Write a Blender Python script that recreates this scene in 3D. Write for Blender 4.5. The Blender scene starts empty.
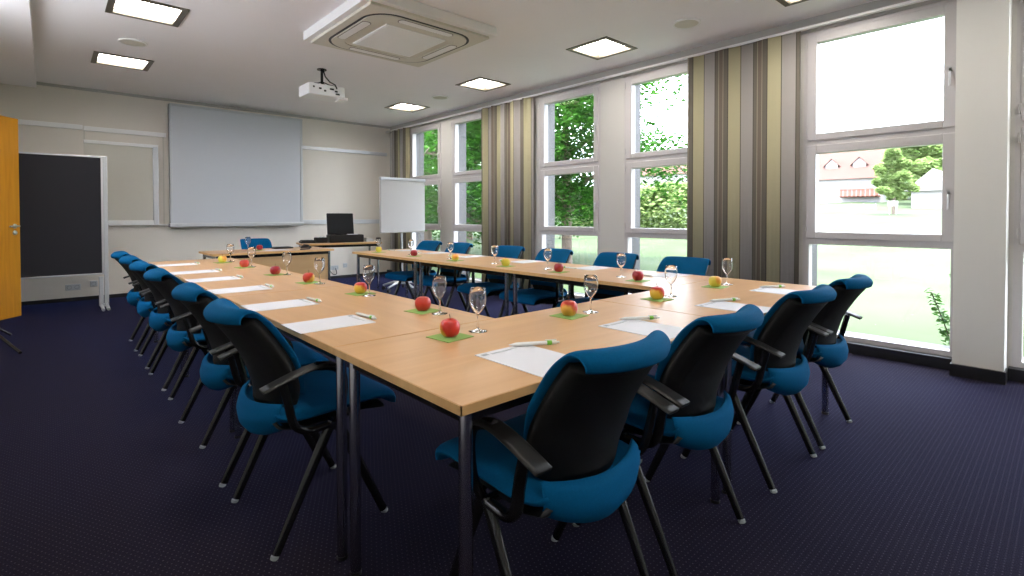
import bpy, math, random
from mathutils import Vector, Matrix
R = math.radians
S = bpy.context.scene
COL = S.collection

# ------------------------------------------------------------------ camera
cd = bpy.data.cameras.new('camera'); cam = bpy.data.objects.new('camera', cd); COL.objects.link(cam)
cd.sensor_fit = 'HORIZONTAL'; cd.sensor_width = 36.0
cd.lens = 510.73 * 36 / 1024
cd.shift_y = -(288 - 223.84) / 1024
cd.clip_start = 0.05; cd.clip_end = 500
YAW, PIT, ROL = 0.7381, -0.0169, -0.0013
fw = Vector((math.sin(YAW) * math.cos(PIT), math.cos(YAW) * math.cos(PIT), math.sin(PIT)))
rt = Vector((math.cos(YAW), -math.sin(YAW), 0)); up = rt.cross(fw)
r2 = rt * math.cos(ROL) + up * math.sin(ROL); u2 = up * math.cos(ROL) - rt * math.sin(ROL)
m = Matrix.Identity(4)
for i in range(3):
    m[i][0] = r2[i]; m[i][1] = u2[i]; m[i][2] = -fw[i]; m[i][3] = (0, 0, 1.1685)[i]
cam.matrix_world = m
S.camera = cam

# ------------------------------------------------------------------ light
W = bpy.data.worlds.new('sky'); S.world = W; W.use_nodes = True
bgn = W.node_tree.nodes['Background']
bgn.inputs[0].default_value = (0.86, 0.90, 1.06, 1); bgn.inputs[1].default_value = 11.0
sd = bpy.data.lights.new('sun', 'SUN'); sd.energy = 12.0; sd.angle = R(3); sd.color = (1, .95, .85)
sun = bpy.data.objects.new('sun', sd); COL.objects.link(sun)
sun.rotation_euler = (Vector((.24, .10, -.96))).to_track_quat('-Z', 'Y').to_euler()
S.view_settings.view_transform = 'Standard'; S.view_settings.look = 'None'
S.view_settings.gamma = 1.0; S.view_settings.use_curve_mapping = False
S.view_settings.exposure = 0.7
PANEL_EMIT = 18.0

# ------------------------------------------------------------------ materials
def newmat(name):
    mt = bpy.data.materials.new(name); mt.use_nodes = True
    nt = mt.node_tree; return mt, nt, nt.nodes['Principled BSDF']
def mat(name, col, rough=.6, metal=0., spec=.5, noise=0., nscale=20., bump=0., bscale=200., stretch=(1, 1, 1), sheen=0.):
    mt, nt, p = newmat(name)
    p.inputs['Base Color'].default_value = (*col, 1); p.inputs['Roughness'].default_value = rough
    p.inputs['Metallic'].default_value = metal; p.inputs['Specular IOR Level'].default_value = spec
    if sheen: p.inputs['Sheen Weight'].default_value = sheen
    tc = nt.nodes.new('ShaderNodeTexCoord'); mp = nt.nodes.new('ShaderNodeMapping')
    mp.inputs['Scale'].default_value = stretch; nt.links.new(tc.outputs['Object'], mp.inputs[0])
    if noise:
        n = nt.nodes.new('ShaderNodeTexNoise'); n.inputs['Scale'].default_value = nscale; n.inputs['Detail'].default_value = 4
        nt.links.new(mp.outputs[0], n.inputs['Vector'])
        mx = nt.nodes.new('ShaderNodeMix'); mx.data_type = 'RGBA'
        mx.inputs[6].default_value = (*[c * (1 - noise) for c in col], 1); mx.inputs[7].default_value = (*[min(1, c * (1 + noise)) for c in col], 1)
        nt.links.new(n.outputs['Fac'], mx.inputs[0]); nt.links.new(mx.outputs[2], p.inputs['Base Color'])
    if bump:
        n = nt.nodes.new('ShaderNodeTexNoise'); n.inputs['Scale'].default_value = bscale
        nt.links.new(mp.outputs[0], n.inputs['Vector'])
        b = nt.nodes.new('ShaderNodeBump'); b.inputs['Strength'].default_value = bump; b.inputs['Distance'].default_value = .01
        nt.links.new(n.outputs['Fac'], b.inputs['Height']); nt.links.new(b.outputs[0], p.inputs['Normal'])
    return mt
def emit(name, col, s):
    mt, nt, p = newmat(name)
    p.inputs['Base Color'].default_value = (*col, 1); p.inputs['Emission Color'].default_value = (*col, 1)
    p.inputs['Emission Strength'].default_value = s; return mt
def glassmat(name, tint, ior, minr=0.):
    mt = bpy.data.materials.new(name); mt.use_nodes = True; nt = mt.node_tree; nt.nodes.clear()
    o = nt.nodes.new('ShaderNodeOutputMaterial'); mx = nt.nodes.new('ShaderNodeMixShader')
    t = nt.nodes.new('ShaderNodeBsdfTransparent'); t.inputs[0].default_value = (*tint, 1)
    g = nt.nodes.new('ShaderNodeBsdfGlossy'); g.inputs['Roughness'].default_value = 0.01
    f = nt.nodes.new('ShaderNodeFresnel'); f.inputs[0].default_value = ior
    ge = nt.nodes.new('ShaderNodeNewGeometry'); io = nt.nodes.new('ShaderNodeMapRange')
    io.inputs[3].default_value = ior; io.inputs[4].default_value = 1 / ior
    nt.links.new(ge.outputs['Backfacing'], io.inputs[0]); nt.links.new(io.outputs[0], f.inputs[0])
    a = nt.nodes.new('ShaderNodeMath'); a.operation = 'ADD'; a.inputs[1].default_value = minr
    nt.links.new(f.outputs[0], a.inputs[0]); nt.links.new(a.outputs[0], mx.inputs[0])
    nt.links.new(t.outputs[0], mx.inputs[1]); nt.links.new(g.outputs[0], mx.inputs[2]); nt.links.new(mx.outputs[0], o.inputs[0])
    return mt

def wood(name, c1, c2, ax, rough=.33, scale=9):
    mt, nt, p = newmat(name)
    tc = nt.nodes.new('ShaderNodeTexCoord'); mp = nt.nodes.new('ShaderNodeMapping')
    mp.inputs['Scale'].default_value = [(.12 if i == ax else 1.6) for i in range(3)]
    nt.links.new(tc.outputs['Object'], mp.inputs[0])
    n = nt.nodes.new('ShaderNodeTexNoise'); n.inputs['Scale'].default_value = scale; n.inputs['Detail'].default_value = 6; n.inputs['Distortion'].default_value = .6
    nt.links.new(mp.outputs[0], n.inputs['Vector'])
    cr = nt.nodes.new('ShaderNodeValToRGB'); cr.color_ramp.elements[0].position = .32; cr.color_ramp.elements[1].position = .7
    cr.color_ramp.elements[0].color = (*c1, 1); cr.color_ramp.elements[1].color = (*c2, 1)
    nt.links.new(n.outputs['Fac'], cr.inputs[0]); nt.links.new(cr.outputs[0], p.inputs['Base Color'])
    p.inputs['Roughness'].default_value = rough; p.inputs['Specular IOR Level'].default_value = .38
    return mt

M = {}
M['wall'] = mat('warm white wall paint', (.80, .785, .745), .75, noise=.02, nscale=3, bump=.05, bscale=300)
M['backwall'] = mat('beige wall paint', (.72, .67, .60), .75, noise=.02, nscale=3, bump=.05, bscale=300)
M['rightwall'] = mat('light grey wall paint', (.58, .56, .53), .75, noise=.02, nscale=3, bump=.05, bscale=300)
M['ceil'] = mat('ceiling paint', (.90, .87, .885), .8, noise=.015, nscale=3)
M['white'] = mat('white lacquer', (.84, .83, .82), .4, noise=.01)
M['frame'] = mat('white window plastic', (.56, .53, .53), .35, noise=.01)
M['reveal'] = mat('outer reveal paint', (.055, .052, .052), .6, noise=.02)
M['plinth'] = mat('black skirting', (.012, .012, .014), .35, noise=.1)
M['black'] = mat('black plastic', (.006, .006, .0065), .5, noise=.15, nscale=60)
M['shell'] = mat('black textured shell', (.005, .005, .006), .6, bump=.2, bscale=500, spec=.25)
M['blackmetal'] = mat('black enamelled steel', (.008, .008, .009), .22, noise=.05)
M['blue'] = mat('petrol blue wool fabric', (.0018, .085, .21), .85, noise=.15, nscale=160, bump=.2, bscale=700, spec=.06)
M['chrome'] = mat('grey chromed steel', (.42, .42, .46), .2, metal=1., noise=.02)
M['alu'] = mat('brushed aluminium', (.62, .63, .65), .35, metal=.6, noise=.03)
M['silver'] = mat('silver grey lacquer', (.52, .54, .56), .35, metal=.2, noise=.02)
M['screen'] = mat('projection screen cloth', (.56, .58, .62), .8, noise=.01)
M['whiteboard'] = mat('beige panel', (.60, .57, .50), .5, noise=.02)
M['felt'] = mat('charcoal felt', (.016, .016, .022), .9, noise=.1, nscale=200)
M['paper'] = mat('white paper', (.66, .66, .70), .7, noise=.01)
M['pad'] = mat('flipchart paper', (.52, .51, .50), .7, noise=.01)
M['print'] = mat('grey print', (.30, .33, .34), .7, noise=.05)
M['green'] = mat('green paper napkin', (.25, .40, .10), .8, noise=.08, nscale=60)
M['penwhite'] = mat('white glossy plastic', (.85, .86, .84), .25, noise=.01)
M['pengreen'] = mat('green translucent plastic', (.18, .55, .06), .3, noise=.03)
M['stem'] = mat('apple stem', (.16, .09, .04), .7, noise=.2)
_mt, _nt, _p = newmat('clear drinking glass'); M['glass'] = _mt
_p.inputs['Transmission Weight'].default_value = 1; _p.inputs['Roughness'].default_value = 0; _p.inputs['IOR'].default_value = 1.5; _p.inputs['Base Color'].default_value = (1, 1, 1, 1)
M['pane'] = glassmat('window pane', (.96, .98, .97), 1.45)
M['tile'] = mat('roof tiles', (.095, .055, .048), 1, spec=0, noise=.2, nscale=8)
M['plaster'] = mat('white plaster', (.24, .23, .225), 1, spec=0, noise=.03)
M['darkglass'] = mat('dark window glass', (.10, .12, .14), .2, noise=.2)
M['bark'] = mat('tree bark', (.10, .075, .055), .9, noise=.3, nscale=30)
M['brownwood'] = mat('red brown timber', (.20, .09, .07), 1, spec=0, noise=.15)
M['beechx'] = wood('beech veneer along the short table', (.53, .295, .135), (.61, .36, .175), 0)
M['beechy'] = wood('beech veneer along the long table', (.53, .295, .135), (.61, .36, .175), 1)
M['edge'] = wood('beech edge band', (.60, .35, .14), (.70, .43, .19), 0, .45)
M['doorwood'] = wood('honey oak door veneer', (.50, .20, .008), (.62, .27, .014), 2, .35, 14)
M['panel'] = wood('pale beech panel', (.52, .33, .16), (.58, .38, .19), 0, .5)
M['pelmet_and_gap'] = mat('grey track recess and gap shade', (.42, .41, .38), .7, noise=.02)
M['bounce_paving'] = mat('pale paving', (.40, .39, .38), .8, noise=.1, nscale=2)
M['emit'] = emit('lamp diffuser', (1.0, .95, .87), PANEL_EMIT)
M['lampframe'] = mat('lamp frame', (.16, .14, .11), .4, metal=.6, noise=.05)
M['grille'] = mat('ivory grille', (.66, .63, .55), .6, noise=.02)
M['projwhite'] = mat('projector casing', (.9, .9, .89), .4, noise=.01)

def leafmat(name, c1, c2):
    mt, nt, p = newmat(name)
    g = nt.nodes.new('ShaderNodeNewGeometry')
    mx = nt.nodes.new('ShaderNodeMix'); mx.data_type = 'RGBA'
    mx.inputs[6].default_value = (*c1, 1); mx.inputs[7].default_value = (*c2, 1)
    nt.links.new(g.outputs['Random Per Island'], mx.inputs[0]); nt.links.new(mx.outputs[2], p.inputs['Base Color'])
    p.inputs['Roughness'].default_value = .6; p.inputs['Specular IOR Level'].default_value = .2
    tr = nt.nodes.new('ShaderNodeBsdfTranslucent'); nt.links.new(mx.outputs[2], tr.inputs[0])
    ms = nt.nodes.new('ShaderNodeMixShader'); ms.inputs[0].default_value = .45
    nt.links.new(p.outputs[0], ms.inputs[1]); nt.links.new(tr.outputs[0], ms.inputs[2])
    nt.links.new(ms.outputs[0], nt.nodes['Material Output'].inputs[0])
    return mt
M['leafdark'] = leafmat('deep green leaves', (.008, .050, .004), (.045, .15, .012))
M['leafmid'] = leafmat('fresh green leaves', (.03, .10, .012), (.09, .18, .04))
M['leaflight'] = leafmat('light green leaves', (.11, .19, .045), (.24, .31, .12))

def carpet():
    mt, nt, p = newmat('dark carpet with light dots')
    N = nt.nodes.new; L = nt.links.new
    tc = N('ShaderNodeTexCoord'); sp = N('ShaderNodeSeparateXYZ'); L(tc.outputs['Object'], sp.inputs[0])
    def math_(op, a, b=None, c=None):
        n = N('ShaderNodeMath'); n.operation = op
        for i, v in enumerate((a, b, c)):
            if v is None: continue
            if isinstance(v, (int, float)): n.inputs[i].default_value = v
            else: L(v, n.inputs[i])
        return n.outputs[0]
    s = 1 / .019
    xx = math_('MULTIPLY', sp.outputs[0], s); yy = math_('MULTIPLY', sp.outputs[1], s)
    row = math_('MODULO', math_('FLOOR', math_('ADD', yy, 2000.)), 2.)
    fx = math_('FRACT', math_('ADD', xx, math_('MULTIPLY', row, .5))); fy = math_('FRACT', math_('ADD', yy, 2000.))
    dx = math_('SUBTRACT', fx, .5); dy = math_('SUBTRACT', fy, .5)
    d = math_('SQRT', math_('ADD', math_('MULTIPLY', dx, dx), math_('MULTIPLY', dy, dy)))
    dot = math_('SUBTRACT', 1., math_('SMOOTHSTEP' if False else 'MULTIPLY', math_('MINIMUM', math_('MULTIPLY', d, 6.5), 1.), 1.))
    n = N('ShaderNodeTexNoise'); n.inputs['Scale'].default_value = 55; L(tc.outputs['Object'], n.inputs['Vector'])
    dm = math_('MULTIPLY', dot, math_('MULTIPLY', n.outputs['Fac'], 1.5))
    n2 = N('ShaderNodeTexNoise'); n2.inputs['Scale'].default_value = 260; L(tc.outputs['Object'], n2.inputs['Vector'])
    b = N('ShaderNodeMix'); b.data_type = 'RGBA'; b.inputs[6].default_value = (.0075, .0050, .0042, 1); b.inputs[7].default_value = (.020, .0140, .0120, 1)
    L(n2.outputs['Fac'], b.inputs[0])
    c = N('ShaderNodeMix'); c.data_type = 'RGBA'; L(dm, c.inputs[0]); L(b.outputs[2], c.inputs[6]); c.inputs[7].default_value = (.13, .115, .13, 1)
    L(c.outputs[2], p.inputs['Base Color'])
    p.inputs['Roughness'].default_value = .9; p.inputs['Specular IOR Level'].default_value = .02
    p.inputs['Sheen Weight'].default_value = .12; p.inputs['Sheen Tint'].default_value = (.07, .17, .75, 1)
    bp = N('ShaderNodeBump'); bp.inputs['Strength'].default_value = .4; bp.inputs['Distance'].default_value = .004
    L(n2.outputs['Fac'], bp.inputs['Height']); L(bp.outputs[0], p.inputs['Normal'])
    return mt
M['carpet'] = carpet()

def apple_mat(name, c_red, c_yel, bias):
    mt, nt, p = newmat(name); N = nt.nodes.new; L = nt.links.new
    tc = N('ShaderNodeTexCoord'); mp = N('ShaderNodeMapping'); mp.inputs['Scale'].default_value = (14, 14, 9); L(tc.outputs['Object'], mp.inputs[0])
    n = N('ShaderNodeTexNoise'); n.inputs['Scale'].default_value = 1.2; n.inputs['Detail'].default_value = 5; L(mp.outputs[0], n.inputs['Vector'])
    sp = N('ShaderNodeSeparateXYZ'); L(tc.outputs['Object'], sp.inputs[0])
    a = N('ShaderNodeMath'); a.operation = 'MULTIPLY_ADD'; a.inputs[1].default_value = 9.; a.inputs[2].default_value = bias; L(sp.outputs[2], a.inputs[0])
    a2 = N('ShaderNodeMath'); a2.operation = 'MULTIPLY_ADD'; a2.inputs[1].default_value = 7.; L(sp.outputs[0], a2.inputs[0]); L(a.outputs[0], a2.inputs[2]); a = a2
    s = N('ShaderNodeMath'); s.operation = 'ADD'; L(a.outputs[0], s.inputs[0]); L(n.outputs['Fac'], s.inputs[1])
    cr = N('ShaderNodeValToRGB'); cr.color_ramp.elements[0].position = .42; cr.color_ramp.elements[1].position = .62
    cr.color_ramp.elements[0].color = (*c_yel, 1); cr.color_ramp.elements[1].color = (*c_red, 1)
    L(s.outputs[0], cr.inputs[0]); L(cr.outputs[0], p.inputs['Base Color']); p.inputs['Roughness'].default_value = .28
    return mt
M['apple_a'] = apple_mat('red and yellow apple skin', (.60, .03, .02), (.82, .52, .06), -.14)
M['apple_b'] = apple_mat('red apple skin', (.58, .05, .03), (.80, .46, .08), -.10)
M['apple_c'] = apple_mat('yellow apple skin', (.80, .36, .06), (.74, .62, .08), -.42)
M['apple_d'] = apple_mat('dark red apple skin', (.36, .02, .03), (.60, .12, .05), .1)

STRIPES = [(0, 'yel', .112), (.112, 'line', .008), (.120, 'lil', .116), (.236, 'line', .006), (.242, 'dk1', .034), (.276, 'pale', .008), (.284, 'dk2', .040), (.324, 'pale', .008), (.332, 'dk1', .040), (.372, 'line', .008)]
PERIOD = .38
CC = dict(yel=(.44, .40, .26), lil=(.36, .335, .32), line=(.10, .09, .07), dk1=(.17, .15, .125), dk2=(.185, .15, .125), pale=(.34, .30, .22))
def curtain_mat(off):
    mt, nt, p = newmat('striped curtain cloth'); N = nt.nodes.new; L = nt.links.new
    at = N('ShaderNodeAttribute'); at.attribute_name = 'cloth'; at.attribute_type = 'GEOMETRY'
    a = N('ShaderNodeMath'); a.operation = 'ADD'; a.inputs[1].default_value = off + 50 * PERIOD; L(at.outputs['Fac'], a.inputs[0])
    d = N('ShaderNodeMath'); d.operation = 'DIVIDE'; d.inputs[1].default_value = PERIOD; L(a.outputs[0], d.inputs[0])
    f = N('ShaderNodeMath'); f.operation = 'FRACT'; L(d.outputs[0], f.inputs[0])
    cr = N('ShaderNodeValToRGB'); cr.color_ramp.interpolation = 'CONSTANT'
    e = cr.color_ramp.elements
    for i, (s, c, w) in enumerate(STRIPES):
        el = e[0] if i == 0 else (e[1] if i == 1 else e.new(s / PERIOD))
        el.position = s / PERIOD; el.color = (*CC[c], 1)
    L(f.outputs[0], cr.inputs[0]); L(cr.outputs[0], p.inputs['Base Color']); p.inputs['Roughness'].default_value = .85
    p.inputs['Specular IOR Level'].default_value = .1
    tc = N('ShaderNodeTexCoord'); n = N('ShaderNodeTexNoise'); n.inputs['Scale'].default_value = 400; L(tc.outputs['Object'], n.inputs['Vector'])
    b = N('ShaderNodeBump'); b.inputs['Strength'].default_value = .15; b.inputs['Distance'].default_value = .002
    L(n.outputs['Fac'], b.inputs['Height']); L(b.outputs[0], p.inputs['Normal'])
    return mt

def lawnmat():
    mt, nt, p = newmat('mown grass'); N = nt.nodes.new; L = nt.links.new
    tc = N('ShaderNodeTexCoord'); n = N('ShaderNodeTexNoise'); n.inputs['Scale'].default_value = .35; n.inputs['Detail'].default_value = 8
    L(tc.outputs['Object'], n.inputs['Vector'])
    cr = N('ShaderNodeValToRGB'); cr.color_ramp.elements[0].position = .35; cr.color_ramp.elements[1].position = .65
    cr.color_ramp.elements[0].color = (.040, .062, .028, 1); cr.color_ramp.elements[1].color = (.060, .078, .046, 1)
    L(n.outputs['Fac'], cr.inputs[0]); L(cr.outputs[0], p.inputs['Base Color']); p.inputs['Roughness'].default_value = .95
    p.inputs['Specular IOR Level'].default_value = .05
    return mt
M['lawn'] = lawnmat()

# ------------------------------------------------------------------ mesh builder
class MB:
    def __init__(s): s.v = []; s.f = []; s.sm = []
    def add(s, vs, fs, smooth=False, mtx=None):
        o = len(s.v)
        for p in vs:
            p = Vector(p); s.v.append(tuple(mtx @ p if mtx else p))
        for f in fs: s.f.append([o + i for i in f]); s.sm.append(smooth)
        return s
    def box(s, x0, x1, y0, y1, z0, z1, mtx=None):
        vs = [(x, y, z) for z in (z0, z1) for y in (y0, y1) for x in (x0, x1)]
        return s.add(vs, [(0, 2, 3, 1), (4, 5, 7, 6), (0, 1, 5, 4), (2, 6, 7, 3), (0, 4, 6, 2), (1, 3, 7, 5)], False, mtx)
    def bbox(s, x0, x1, y0, y1, z0, z1, b=.004, mtx=None):   # box with chamfered edges
        import bmesh
        bm = bmesh.new(); bmesh.ops.create_cube(bm, size=1)
        for v in bm.verts: v.co = Vector(((x0 + x1) / 2 + v.co.x * (x1 - x0), (y0 + y1) / 2 + v.co.y * (y1 - y0), (z0 + z1) / 2 + v.co.z * (z1 - z0)))
        bmesh.ops.bevel(bm, geom=list(bm.edges), offset=b, segments=2, affect='EDGES', profile=.5)
        bm.verts.index_update()
        s.add([v.co[:] for v in bm.verts], [[v.index for v in f.verts] for f in bm.faces], False, mtx); bm.free(); return s
    def prism(s, pts, z0, z1, mtx=None):
        n = len(pts); vs = [(x, y, z0) for x, y in pts] + [(x, y, z1) for x, y in pts]
        fs = [tuple(range(n))[::-1], tuple(range(n, 2 * n))] + [(i, (i + 1) % n, n + (i + 1) % n, n + i) for i in range(n)]
        return s.add(vs, fs, False, mtx)
    def tube(s, path, r, n=10, mtx=None, flat=None, caps=True):
        # flat=(a,b): elliptical radii scale; r number or list
        P = [Vector(p) for p in path]; k = len(P)
        rs = r if isinstance(r, (list, tuple)) else [r] * k
        vs = []; fs = []; prev = None
        for i, p in enumerate(P):
            t = (P[min(i + 1, k - 1)] - P[max(i - 1, 0)]).normalized()
            if prev is None:
                a = Vector((1, 0, 0)) if abs(t.x) < .9 else Vector((0, 1, 0))
                u = (a - t * a.dot(t)).normalized()
            else: u = (prev - t * prev.dot(t)).normalized()
            prev = u; w = t.cross(u); fa, fb = flat or (1, 1)
            for j in range(n):
                an = 2 * math.pi * j / n
                vs.append(p + (u * math.cos(an) * fa + w * math.sin(an) * fb) * rs[i])
        for i in range(k - 1):
            for j in range(n):
                fs.append((i * n + j, i * n + (j + 1) % n, (i + 1) * n + (j + 1) % n, (i + 1) * n + j))
        s.add(vs, fs, True, mtx)
        if caps: s.add(vs[:n], [tuple(range(n))[::-1]], False, mtx); s.add(vs[-n:], [tuple(range(n))], False, mtx)
        return s
    def lathe(s, prof, n=24, mtx=None):
        vs = []; fs = []; k = len(prof)
        for r, z in prof:
            for j in range(n):
                a = 2 * math.pi * j / n; vs.append((r * math.cos(a), r * math.sin(a), z))
        for i in range(k - 1):
            for j in range(n): fs.append((i * n + j, i * n + (j + 1) % n, (i + 1) * n + (j + 1) % n, (i + 1) * n + j))
        return s.add(vs, fs, True, mtx)
    def sheet(s, prof, hw, th, curve=lambda u, i: (0, 0), n=14, mtx=None, e=6, sag=0):
        # cushion: prof = [(y,z)] centre line, hw half width(s), th thickness(es); rounded rim all round
        k = len(prof); hw = hw if isinstance(hw, list) else [hw] * k; th = th if isinstance(th, list) else [th] * k
        top = []; bot = []
        for i, (y, z) in enumerate(prof):
            a = Vector(prof[max(i - 1, 0)]); b = Vector(prof[min(i + 1, k - 1)]); t = (b - a).normalized(); nn = Vector((-t.y, t.x))
            v = 2 * i / (k - 1) - 1
            for j in range(n + 1):
                u = math.sin((2 * j / n - 1) * math.pi / 2)
                h = th[i] / 2 * max(0., 1 - abs(u) ** e) ** .5
                cy, cz = curve(u, i)
                top.append((u * hw[i], y + nn.x * h + cy, z + nn.y * h + cz)); bot.append((u * hw[i], y - nn.x * h + cy, z - nn.y * h + cz))
        o = len(top); m_ = n + 1; fs = []
        for i in range(k - 1):
            for j in range(n):
                q = (i * m_ + j, i * m_ + j + 1, (i + 1) * m_ + j + 1, (i + 1) * m_ + j)
                fs.append(q); fs.append(tuple(o + x for x in q[::-1]))
            fs.append((i * m_, (i + 1) * m_, o + (i + 1) * m_, o + i * m_))
            fs.append((i * m_ + n, o + i * m_ + n, o + (i + 1) * m_ + n, (i + 1) * m_ + n))
        for j in range(n):
            fs.append((j, o + j, o + j + 1, j + 1)); q = (k - 1) * m_
            fs.append((q + j, q + j + 1, o + q + j + 1, o + q + j))
        return s.add(top + bot, fs, True, mtx)
    def build(s, name, material, parent=None):
        me = bpy.data.meshes.new(name); me.from_pydata(s.v, [], s.f); me.update()
        me.polygons.foreach_set('use_smooth', s.sm)
        me.materials.append(M[material] if isinstance(material, str) else material)
        o = bpy.data.objects.new(name, me); COL.objects.link(o)
        if parent: o.parent = parent
        return o
def tag(o, label=None, cat=None, group=None, kind=None):
    for k, v in (('label', label), ('category', cat), ('group', group), ('kind', kind)):
        if v: o[k] = v
        elif k in o.keys() and k != 'kind': pass
    return o
def empty(name, loc=(0, 0, 0), rz=0.):
    o = bpy.data.objects.new(name, None); o.location = loc; o.rotation_euler = (0, 0, rz); COL.objects.link(o); o.empty_display_size = .1; return o
KIDS = {}
def children(o): return list(o.children)
def copy_tree(o, parent=None, kids=None):
    c = o.copy(); COL.objects.link(c)
    if parent: c.parent = parent
    for ch in (children(o)): copy_tree(ch, c)
    return c
def struct(o): o['kind'] = 'structure'; return o
def spline(pts, n=6):
    P = [Vector(p) for p in pts]; P = [P[0] * 2 - P[1]] + P + [P[-1] * 2 - P[-2]]; out = []
    for i in range(1, len(P) - 2):
        for k in range(n):
            t = k / n; a, b, c, d = P[i - 1:i + 3]
            out.append(.5 * ((2 * b) + (c - a) * t + (2 * a - 5 * b + 4 * c - d) * t * t + (3 * b - a - 3 * c + d) * t ** 3))
    out.append(P[-2]); return [tuple(p) for p in out]
random.seed(7)

# ------------------------------------------------------------------ room shell
H = 2.93; YB = 9.21; XW = 5.08; XL = -.86; YF = -3.6
struct(MB().box(XL - .15, 5.36, YF - .15, YB + .15, -.12, 0).build('floor', 'carpet'))
LIGHTS = [(x, y) for x in (.655, 4.36) for y in (-2.5, -.55, 1.39, 3.38, 5.37, 7.33)]
LH = .255
def grid_cells(xs, ys, inside):
    xs = sorted(set(xs)); ys = sorted(set(ys))
    for i in range(len(xs) - 1):
        for j in range(len(ys) - 1):
            cx = (xs[i] + xs[i + 1]) / 2; cy = (ys[j] + ys[j + 1]) / 2
            if not inside(cx, cy): yield xs[i], xs[i + 1], ys[j], ys[j + 1]
c = MB()
xs = [XL - .15, 5.36] + [v for x in (.655, 4.36) for v in (x - LH, x + LH)]
ys = [YF - .15, YB + .15] + [v for _, y in LIGHTS[:6] for v in (y - LH, y + LH)]
for a in grid_cells(xs, ys, lambda x, y: any(abs(x - p) < LH and abs(y - q) < LH for p, q in LIGHTS)): c.box(*a, H, H + .14)
c.box(XL - .15, 5.36, YF - .15, YB + .15, H + .14, H + .3)
struct(c.build('ceiling', 'ceil'))
struct(MB().box(XL - .15, 5.36, YB, YB + .15, 0, H).build('wall_back', 'backwall'))
struct(MB().box(XL - .15, 5.36, YF - .15, YF, 0, H).build('wall_front', 'wall'))
DO0, DO1 = 6.62, 7.52
LW0, LW1 = 3.55, 6.0
wl = MB().box(XL - .15, XL, LW1, DO0, 0, H).box(XL - .15, XL, YF, LW0, 0, H).box(XL - .15, XL, LW0, LW1, 0, 1.9).box(XL - .15, XL, LW0, LW1, 2.72, H).box(XL - .15, XL, DO1, YB, 0, H).box(XL - .15, XL, DO0, DO1, 2.30, H)
struct(wl.build('wall_left', 'wall'))
struct(MB().box(-2.2, XL - .15, 6.2, 6.3, -.12, 2.6).box(-2.2, XL - .15, 8.0, 8.1, -.12, 2.6).box(-2.3, -2.2, 6.2, 8.1, -.12, 2.6).box(-2.3, XL - .15, 6.2, 8.1, 2.5, 2.6).box(-2.3, XL - .15, 6.2, 8.1, -.12, 0).build('wall_corridor', 'wall'))
struct(MB().box(XL, -.085, YF, YB, 2.855, H).build('trim_1', 'ceil'))
struct(MB().box(XL, XW, YB - .03, YB, 2.895, H).build('shadow_gap_strip', 'pelmet_and_gap'))  # shade of the gap below the ceiling, put into a grey strip
# windows: y0, y1 of each unit
UN = [(7.40, 8.44), (6.06, 7.10), (3.95, 5.02), (2.53, 3.60), (.575, 1.655), (-.80, .285), (-2.2, -1.12)]
WZ0, WZ1 = .075, 2.80
XO = 5.33
ws = MB()
ys = [YF - .15] + sorted(v for u in UN for v in u) + [YB + .15]
for i in range(0, len(ys), 2): ws.box(XW, XO, ys[i], ys[i + 1], 0, H)
for a, b in UN: ws.box(XW, XO, a, b, 0, WZ0); ws.box(XW, XO, a, b, WZ1, H)
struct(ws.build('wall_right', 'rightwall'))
struct(MB().box(4.87, XW, .31, .585, 0, H).box(4.87, XW, -1.1, -.82, 0, H).build('trim_3', 'wall'))
struct(MB().box(5.0, XW, .585, YB, 0, .085).box(4.845, 5.0, .30, .595, 0, .085).box(5.0, XW, -.8, .30, 0, .085).build('baseboard_right', 'plinth'))
struct(MB().box(XL, XW, YB - .015, YB, 0, .05).build('baseboard_back', 'plinth'))
# ceiling side recess strip of the curtain track
struct(MB().box(XW - .012, XW, .60, YB - .03, 2.80, H).build('trim_5', 'pelmet_and_gap'))
trk = MB().box(4.985, 5.03, .60, YB, 2.815, 2.835); struct(trk.build('trim_4', 'white'))


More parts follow.
